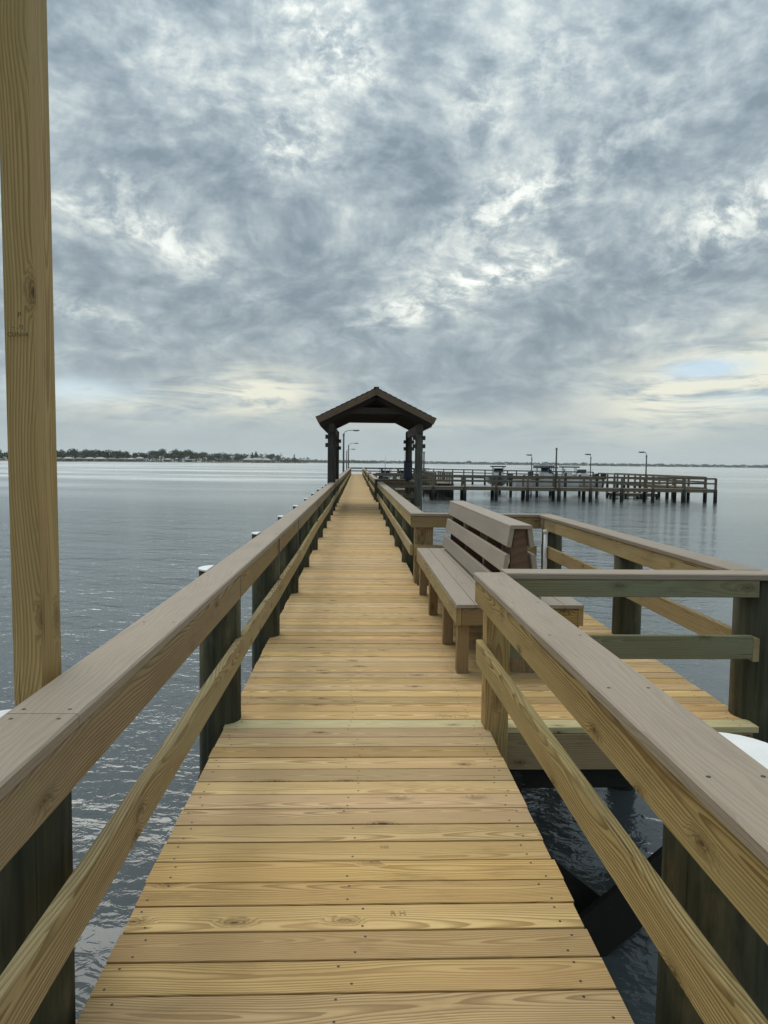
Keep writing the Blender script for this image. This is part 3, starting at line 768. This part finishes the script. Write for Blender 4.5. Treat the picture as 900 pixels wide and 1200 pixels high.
# ------------------------------------------------------------------ far docks and the fishing pier
def dock(name, p0, p1, width, zdeck, label, cat='pier', spacing=2.6, rails=(True, True), railh=.9, pile_r=.15, mat='far_wood', name_piles='piling', top=None):
    p0, p1 = Vector((p0[0], p0[1], 0)), Vector((p1[0], p1[1], 0))
    t = thing(name, (p0.x, p0.y, zdeck), label, cat)
    d = (p1 - p0); L = d.length; d.normalize(); nn = Vector((-d.y, d.x, 0))       # nn points away from the camera side
    its = []
    n = int(L / .15)
    for k in range(n):
        c = p0 + d * (k + .5) * L / n
        its.append((c + Vector((0, 0, zdeck - .02)), c + nn * width + Vector((0, 0, zdeck - .02)), L / n - .008, .04))
    o = put('deck_boards', boxes_mesh('deck_boards', its, mat), None, Matrix(), t); o['kind'] = 'stuff'
    for off in (.05, width - .05):
        timber('fascia', p0 + nn * off + Vector((0, 0, zdeck - .16)), p1 + nn * off + Vector((0, 0, zdeck - .16)), .06, .23, mat, t)
    ns = max(1, round(L / spacing))
    for j, has in enumerate(rails):
        off = (.04, width - .04)[j]
        for k in range(ns + 1):
            c = p0 + d * (L * k / ns) + nn * off
            pile(name_piles, c.x, c.y, zdeck - .02, pile_r, t, 'pile_far')
            if has:
                timber('rail_post', c + Vector((0, 0, zdeck - .3)), c + Vector((0, 0, zdeck + railh)), .16, .16, mat, t)
        if has:
            for hh, ht in ((railh - .03, .14), (railh * .52, .12)):
                a, b2 = p0 + nn * (off - .02) + Vector((0, 0, zdeck + hh)), p1 + nn * (off - .02) + Vector((0, 0, zdeck + hh))
                timber('rail', a, b2, .09, ht, mat, t)
    return t
dock('fishing_pier', (1.1, 60.2), (29.5, 59.6), 2.0, -.33, 'long fishing pier on pilings branching off to the right', spacing=2.6)
dock('pier_wing', (28.4, 86.0), (27.9, 62.2), 2.0, -.25, 'far pier wing receding behind the right end of the fishing pier', spacing=3.4)
dock('outer_dock', (8.0, 118.0), (28.6, 92.0), 2.0, -.25, 'outermost dock seen through the railings of the fishing pier', spacing=4.2, railh=.95)
dock('side_dock', (.95, 43.2), (3.4, 43.0), 3.2, -.02, 'short side dock to the right beyond the shelter', spacing=1.2)
dock('finger_dock', (6.9, 75.5), (6.7, 62.9), 1.5, -.15, 'finger dock on a row of pilings beyond the shelter post', spacing=2.1)
dock('low_dock', (23.0, 66.0), (27.0, 65.4), 1.6, -.95, 'low landing dock under the right part of the fishing pier', spacing=1.4, rails=(False, False), pile_r=.12)
G1 = 'lamp posts on the docks'
lamp(16.25, 59.75, -.4, 2.90, 0, 'dark straight pole rising from the middle of the fishing pier', r=.085)
lamp(24.55, 61.9, -.4, 2.42, .42, 'lamp post with arm on the right half of the fishing pier', ang=math.pi, r=.07)
lamp(21.25, 66.5, -1.8, 2.25, .28, 'lamp post behind the moored boats, right of the dark pole', ang=math.pi, r=.06)
lamp(16.2, 68.0, -1.8, 2.15, .25, 'lamp post behind the fishing pier, left of the dark pole', ang=math.pi, r=.06)
lamp(6.0, 66.0, -1.8, 2.55, 0, 'thin pole beside the finger dock near the shelter')

# ------------------------------------------------------------------ boats
def boat(x, y, rz, L, label, hullmat, top=True, z=WATER, mast=0.0):
    t = thing('motor_boat', (x, y, z), label, 'boat')
    B = L * .36; MW = T(x, y, z, rz)
    bm = bmesh.new(); rows = []
    ns = 11
    for i in range(ns):
        u = i / (ns - 1)
        half = B / 2 * (1 - max(0, (u - .45) / .55) ** 2.2) * (1 if u < .98 else .15)
        half = max(half, .03); sheer = .75 + .28 * u ** 2; keel = -.30 + .38 * max(0, (u - .6) / .4) ** 2
        x_ = -L / 2 + L * u
        rows.append([bm.verts.new((x_, s * h, zz3)) for s, h, zz3 in ((-1, half, sheer), (-1, half * .96, sheer * .45), (-1, half * .72, .02), (0, 0, keel), (1, half * .72, .02), (1, half * .96, sheer * .45), (1, half, sheer))])
    for a, b2 in zip(rows, rows[1:]):
        for i in range(6):
            f = bm.faces.new((a[i], b2[i], b2[i + 1], a[i + 1])); f.smooth = True
    bm.faces.new(rows[0]); bmesh.ops.recalc_face_normals(bm, faces=bm.faces)
    put('hull', mesh_from_bm('hull', bm), hullmat, MW, t)
    bm = bmesh.new(); dk = []
    for i in range(ns):
        u = i / (ns - 1); v0 = (-L / 2 + L * u); half = max(.02, B / 2 * (1 - max(0, (u - .45) / .55) ** 2.2) * .95)
        zz3 = .66 + .28 * u ** 2 - (.25 if .1 < u < .62 else 0)
        dk.append([bm.verts.new((v0, s * half, zz3)) for s in (-1, 1)])
    for a, b2 in zip(dk, dk[1:]): bm.faces.new((a[0], b2[0], b2[1], a[1]))
    bmesh.ops.solidify(bm, geom=bm.faces[:], thickness=.04)
    put('boat_deck', mesh_from_bm('boat_deck', bm), 'hull', MW, t)
    put('console', timber_mesh(.8, .9, .9, .08, 'hull'), None, MW @ T(.1, 0, .9), t)
    put('windscreen', timber_mesh(.06, .95, .45, .02, 'glass'), None, MW @ T(.45, 0, 1.5) @ Matrix.Rotation(R(-25), 4, 'Y'), t)
    put('seat', timber_mesh(.45, .9, .55, .06, 'canvas'), None, MW @ T(-.95, 0, .75), t)
    if top:
        for sx in (-.7, .6):
            for sy in (-.55, .55): 
                p0, p1 = MW @ Vector((sx, sy, .6)), MW @ Vector((sx * .9, sy, 1.85)); rod('top_post', p0, p1, .03, 'steel', t, 8)
        put('canopy', timber_mesh(L * .30, 1.5, .12, .05, 'canvas'), None, MW @ T(-.05, 0, 1.90), t)
    mo = put('outboard_motor', timber_mesh(.5, .42, .62, .09, 'motor'), None, MW @ T(-L / 2 - .25, 0, 1.05), t)
    put_child('motor_leg', timber_mesh(.22, .16, .9, .05, 'motor'), None, MW @ T(-L / 2 - .2, 0, .35), mo, t)
    if mast: rod('mast', MW @ Vector((-.3, 0, 1.3)), MW @ Vector((-.3, 0, mast)), .045, 'pvc', t, 8, .03)
    return t
boat(17.6, 68.2, R(5), 6.4, 'white motor boat with dark canopy behind the dark pole of the fishing pier', 'hull', z=-.62)
boat(20.4, 70.5, R(170), 6.0, 'white motor boat with dark canopy nearest the right end of the fishing pier', 'hull', z=-.55)
boat(15.0, 78.0, R(-95), 6.0, 'dark hulled boat with canopy behind the left middle of the fishing pier', 'hull_dark', z=-.6)
boat(3.2, 82.0, R(80), 6.8, 'dark boat moored left of the navy box, seen under the shelter roof', 'hull_dark', z=-1.0, mast=3.4)
boat(5.4, 84.5, R(100), 6.2, 'dark hulled boat with white mast beside the navy box', 'hull_dark', z=-1.0, mast=4.2)
boat(7.9, 88.0, R(95), 6.0, 'dark boat moored just right of the shelter posts', 'hull_dark', z=-1.0)
boat(18.9, 74.0, R(-80), 6.2, 'grey-topped motor boat between the two white boats behind the fishing pier', 'hull_dark', z=-.5)
boat(22.6, 73.0, R(95), 5.8, 'small white boat just left of the lamp post with arm on the fishing pier', 'hull', z=-.6, top=False)
lf = thing('boat_lift', (18.5, 69, WATER), 'timber boat lift with dark pilings behind the fishing pier', 'boat lift')
for x in (14.0, 16.4, 19.0, 21.9):
    for y in (66.6, 71.8): pile('piling', x, y, random.uniform(.45, .95), .13, lf, 'pile_far')
for y in (66.6, 71.8): timber('lift_beam', (13.8, y, .35), (22.2, y, .35), .12, .22, 'far_wood', lf)
for x in (14.0, 16.4, 19.0, 21.9): timber('walk_beam', (x, 66.6, -.62), (x, 71.8, -.62), .5, .12, 'far_wood', lf)

# ------------------------------------------------------------------ far shores
def land(name, pts, h):
    bm = bmesh.new()
    top = [bm.verts.new((x, y, WATER + h)) for x, y in pts]
    cx = sum(p[0] for p in pts) / len(pts); cy = sum(p[1] for p in pts) / len(pts)
    bot = [bm.verts.new((x + (x - cx) * .01, y - 6 if y < cy else y + 6, WATER - 1)) for x, y in pts]
    bm.faces.new(top)
    for i in range(len(pts)): bm.faces.new((top[i], bot[i], bot[(i + 1) % len(pts)], top[(i + 1) % len(pts)]))
    bmesh.ops.recalc_face_normals(bm, faces=bm.faces)
    o = put(name, mesh_from_bm(name, bm), 'land', Matrix()); tag(o, kind='structure'); return o
F = 865.0
def col(px, D):        # far point in the direction of pixel column px
    a = math.atan((px - 417.5) / F); return D * math.tan(a), D
shore = []
def shoreD(px): return 900 + max(0, (px - 60)) * 1.9 + max(0, px - 250) * 3.5
cols = list(range(-160, 366, 20))
pts = [col(px, shoreD(px) + 8 * math.sin(px * .13)) for px in cols] + [col(px, shoreD(px) + 260) for px in reversed(cols)]
land('island_shore', pts, 1.0)
land('far_shore', [col(px, 3600 + 200 * math.sin(px * .01)) for px in range(330, 1101, 60)] + [col(px, 4200) for px in reversed(range(330, 1101, 60))], 1.5)
land('far_point', [col(px, 2700) for px in range(240, 441, 40)] + [col(px, 3200) for px in reversed(range(240, 441, 40))], 1.5)

def leaf_cloud(bm, rng, c, rad, n, size):
    """n leaf clumps (tilted quads) through an ellipsoid volume, denser towards its shell."""
    for _ in range(n):
        while True:
            v = Vector((rng.uniform(-1, 1), rng.uniform(-1, 1), rng.uniform(-1, 1)))
            if .25 < v.length < 1: break
        p = Vector(c) + Vector((v.x * rad[0], v.y * rad[1], v.z * rad[2]))
        a = Vector((rng.uniform(-1, 1), rng.uniform(-1, 1), rng.uniform(-.6, .6))).normalized(); b2 = a.cross(Vector((rng.uniform(-1, 1), rng.uniform(-1, 1), rng.uniform(-1, 1)))).normalized()
        s = size * rng.uniform(.6, 1.3)
        bm.faces.new([bm.verts.new(p + a * s * i + b2 * s * j * .7) for i, j in ((-1, -.4), (0, -1), (1, .2), (.1, 1))])
def crown_mesh(seed, kind):
    rng = random.Random(seed); bm = bmesh.new()
    if kind == 'round':
        for _ in range(11):
            c = (rng.uniform(-3.2, 3.2), rng.uniform(-3.2, 3.2), rng.uniform(4.5, 9.2)); q = rng.uniform(1.5, 2.6)
            leaf_cloud(bm, rng, c, (q * 1.2, q * 1.2, q * .8), 75, .50)
    elif kind == 'pine':
        for k in range(9):
            z = 3 + k * 1.15; q = 2.6 - k * .24
            leaf_cloud(bm, rng, (rng.uniform(-.8, .8), rng.uniform(-.5, .5), z), (q, q, .6), 60, .40)
    else:
        for k in range(15):
            a = 2 * math.pi * k / 15 + rng.uniform(-.2, .2); prev = None; Lf = rng.uniform(2.3, 3.1); lift = rng.uniform(-.1, .8)
            for j in range(7):
                u = j / 6; r_ = Lf * u; z = 8.6 + lift * 2.2 * u - 2.6 * u * u
                p = Vector((r_ * math.cos(a), r_ * math.sin(a), z)); wv = Vector((-math.sin(a), math.cos(a), -.5)) * (.42 * math.sin(math.pi * (u * .9 + .08)))
                wv2 = Vector((math.sin(a), -math.cos(a), -.5)) * (.42 * math.sin(math.pi * (u * .9 + .08)))
                cur = (bm.verts.new(p), bm.verts.new(p + wv), bm.verts.new(p + wv2))
                if prev: bm.faces.new((prev[0], cur[0], cur[1], prev[1])); bm.faces.new((prev[0], prev[2], cur[2], cur[0]))
                prev = cur
    me = mesh_from_bm('crown', bm); me.materials.append(MAT['palm' if kind == 'palm' else 'leaf']); return me
def trunk_mesh(h, r):
    bm = bmesh.new(); prev = None
    for j in range(6):
        u = j / 5; row = [bm.verts.new((math.cos(a) * r * (1.2 - .6 * u) + .25 * u * u, math.sin(a) * r * (1.2 - .6 * u), h * u)) for a in [k * math.pi / 3 for k in range(6)]]
        if prev:
            for i in range(6): bm.faces.new((prev[i], prev[(i + 1) % 6], row[(i + 1) % 6], row[i]))
        prev = row
    me = mesh_from_bm('trunk', bm); me.materials.append(MAT['bark']); return me
protos = {}
for kd, lb in (('round', 'broad round-crowned tree of the wooded far shore on the left'), ('pine', 'tall narrow pine standing above the wooded far shore on the left'), ('palm', 'palm tree standing on the far shore on the left')):
    protos[kd] = [(crown_mesh(100 + i, kd), trunk_mesh({'round': 6, 'pine': 12.5, 'palm': 8.7}[kd], .28), lb) for i in range(3)]
def tree(kd, px, D, s):
    x, y = col(px, D); cm, tm, lb = random.choice(protos[kd])
    nm = {'round': 'broadleaf_tree', 'pine': 'pine_tree', 'palm': 'palm_tree'}[kd]
    t = thing(nm, (x, y, WATER + .9), lb, 'tree', {'round': 'round-crowned trees on the far shore', 'pine': 'pines on the far shore', 'palm': 'palms on the far shore'}[kd])
    t.scale = (s, s, s * random.uniform(.9, 1.1)); t.rotation_euler = (0, 0, random.random() * 6.28)
    for nm2, me in (('crown', cm), ('trunk', tm)):
        o = bpy.data.objects.new(nm2, me); COL.objects.link(o); o.parent = t
rt = random.Random(21)
for px in range(-60, 352, 6):
    dd = shoreD(px)
    s = rt.uniform(.95, 1.45) * dd / 950 * (1.15 if px < 330 else .55)
    if 150 < px < 175: s *= .8
    if px > 240: s *= .78
    tree('round', px + rt.uniform(-2.5, 2.5), dd + rt.uniform(70, 190), s)
for px in (94, 121, 123.5, 147, 213, 296, 299.5, 300.5, 326, 345): tree('pine', px, shoreD(px) + rt.uniform(90, 130), shoreD(px) / 950 * rt.uniform(.95, 1.15) * (.8 if px > 320 else 1))
for px in (70, 83, 102, 118, 139, 166, 180, 207, 231, 338, 352, 356, 360, 362): tree('palm', px, shoreD(px) + rt.uniform(15, 45), shoreD(px) / 950 * rt.uniform(.8, 1.0) * (.85 if px > 330 else 1))
def woods(name, px0, px1, Df, depth, h, n, size, seed, hvar):
    rng = random.Random(seed); bm = bmesh.new()
    for _ in range(n):
        px = rng.uniform(px0, px1); x, y = col(px, Df(px) + rng.uniform(0, depth))
        hh = h(px) * (1 + hvar * mnoise.noise(Vector((px * .11, seed, 0))) + hvar * .6 * mnoise.noise(Vector((px * .45, seed + 5, 0))))
        z = WATER + .8 + hh * rng.random() ** .8
        leaf_cloud(bm, rng, (x, y, z), (size * 1.3, size * 1.3, size * .7), 5, size * .55)
    o = put(name, mesh_from_bm(name, bm), 'leaf', Matrix()); return tag(o, kind='stuff')
woods('island_woods', -160, 352, lambda p: shoreD(p) + 45, 200, lambda p: (11.5 if p < 330 else 6) * shoreD(p) / 950 * (1 if p > 180 else .85), 3600, 2.2, 5, .35)
woods('shore_shrubs', -160, 345, lambda p: shoreD(p) + 9, 8, lambda p: (2.0 + 2.2 * max(0, mnoise.noise(Vector((p * .31, 2, 7))))) * shoreD(p) / 950, 800, 1.2, 31, .7)
woods('far_woods', 330, 1100, lambda p: 3650, 250, lambda p: 11, 4200, 5.5, 9, .6)
woods('far_point_woods', 240, 440, lambda p: 2720, 200, lambda p: 9, 900, 4.0, 11, .4)

def house(px, D, w, d, h, roofmat, wallmat, label, rot=0.0, hip=True):
    x, y = col(px, D); t = thing('house', (x, y, WATER + .9), label, 'house')
    MW = T(x, y, WATER + .9, rot)
    put('wall', timber_mesh(w, d, h, .05, wallmat), None, MW @ T(0, 0, h / 2), t)
    bm = bmesh.new(); e = .7; rh = w * .17
    b4 = [bm.verts.new((sx * (w / 2 + e), sy * (d / 2 + e), h)) for sx, sy in ((-1, -1), (1, -1), (1, 1), (-1, 1))]
    q = w / 2 - (d / 2 if hip else -e) * .8; q = max(q, .6)
    r2 = [bm.verts.new((-q, 0, h + rh)), bm.verts.new((q, 0, h + rh))]
    for f in ((b4[0], b4[1], r2[1], r2[0]), (b4[2], b4[3], r2[0], r2[1]), (b4[1], b4[2], r2[1]), (b4[3], b4[0], r2[0]), b4[::-1]): bm.faces.new(f)
    bmesh.ops.recalc_face_normals(bm, faces=bm.faces)
    put('roof', mesh_from_bm('roof', bm), roofmat, MW, t)
    n = max(2, int(w / 3.2))
    for k in range(n):
        xx = -w / 2 + w * (k + .5) / n
        for fl in range(max(1, int(h / 2.9))):
            nm = 'door' if k == n // 2 and fl == 0 else 'window'
            put(nm, timber_mesh(1.7 if nm == 'window' else 2.2, .12, 1.4 if nm == 'window' else 2.1, .03, 'window'), None, MW @ T(xx, -d / 2 - .03, fl * 2.9 + (1.6 if nm == 'window' else 1.1)), t)
    return t
hs = [(-20, 13, 3.0, 'roof_grey', 'stucco', 'low house at the far left shore, left of the tall post'),
      (64, 12, 2.9, 'roof_pale', 'stucco2', 'cream waterfront house just right of the tall post'),
      (75, 11, 2.8, 'roof_grey', 'stucco', 'grey-roofed waterfront house, second from the tall post'),
      (86, 13, 3.0, 'roof_pale', 'stucco', 'wide pale-roofed house, third from the tall post'),
      (98, 11, 2.8, 'roof_grey', 'stucco2', 'cream house with grey roof among the waterfront houses'),
      (110, 12, 3.1, 'roof_pale', 'stucco', 'pale-roofed house under the two tall pines'),
      (122, 14, 3.0, 'roof_pale', 'stucco', 'long white house right of the two tall pines'),
      (135, 11, 2.8, 'roof_grey', 'stucco2', 'small grey-roofed house in the middle of the waterfront row'),
      (146, 10, 2.8, 'roof_grey', 'stucco', 'low dark-roofed house left of the white gabled house'),
      (157, 10, 3.0, 'roof_pale', 'stucco', 'small white house beside the white gabled house'),
      (167, 11, 4.0, 'roof_pale', 'stucco', 'bright white gabled house towards the right of the waterfront row'),
      (199, 9, 3.0, 'roof_pale', 'stucco', 'lone white house at the edge of the dense woods'),
      (223, 8, 2.8, 'roof_grey', 'stucco2', 'small cream house half hidden by dense woods'),
      (292, 14, 3.5, 'roof_pale', 'stucco', 'white house left of the paired pines on the point'),
      (302, 16, 3.6, 'roof_pale', 'stucco', 'white house below the paired pines on the point'),
      (312, 14, 3.2, 'roof_pale', 'stucco2', 'pale house right of the paired pines on the point')]
for px, w_, h_, rm, wm, lb in hs:
    D = shoreD(px) + (22 if px < 280 else 30); s = D / 950
    house(px, D, w_ * s * .95, 8 * s, h_ * s * .95, rm, wm, lb, rt.uniform(-.2, .2))

# stamp on the tall post
for s_, z_, sz_, x_ in (('P', 1.950, .020, -.978), ('-- _72', 1.915, .014, -.984), ('CUN=4', 1.893, .018, -.984)):
    on_post(text_mesh(s_, sz_, 'ink'), x_, z_)

# ------------------------------------------------------------------ haze
HAZE = True
if HAZE:
    bm = bmesh.new(); bmesh.ops.create_cube(bm, size=1.0)
    me = mesh_from_bm('haze', bm)
    hm = bpy.data.materials.new('river_haze'); hm.use_nodes = True; Nn = NT(hm.node_tree)
    oo = Nn.n('ShaderNodeOutputMaterial'); pv = Nn.n('ShaderNodeVolumePrincipled')
    pv.inputs['Color'].default_value = (.86, .92, .95, 1); pv.inputs['Density'].default_value = .6e-4; pv.inputs['Anisotropy'].default_value = .1
    Nn.t.links.new(pv.outputs[0], oo.inputs['Volume']); me.materials.append(hm)
    hz = bpy.data.objects.new('haze', me); COL.objects.link(hz); hz['kind'] = 'stuff'
    top = 45.0
    hz.location = (0, 5500, (WATER - 1.5 + top) / 2); hz.scale = (25000, 18000, top - WATER + 1.5)
    hz.scale = (25000, 18000, top - (WATER - 1.5))
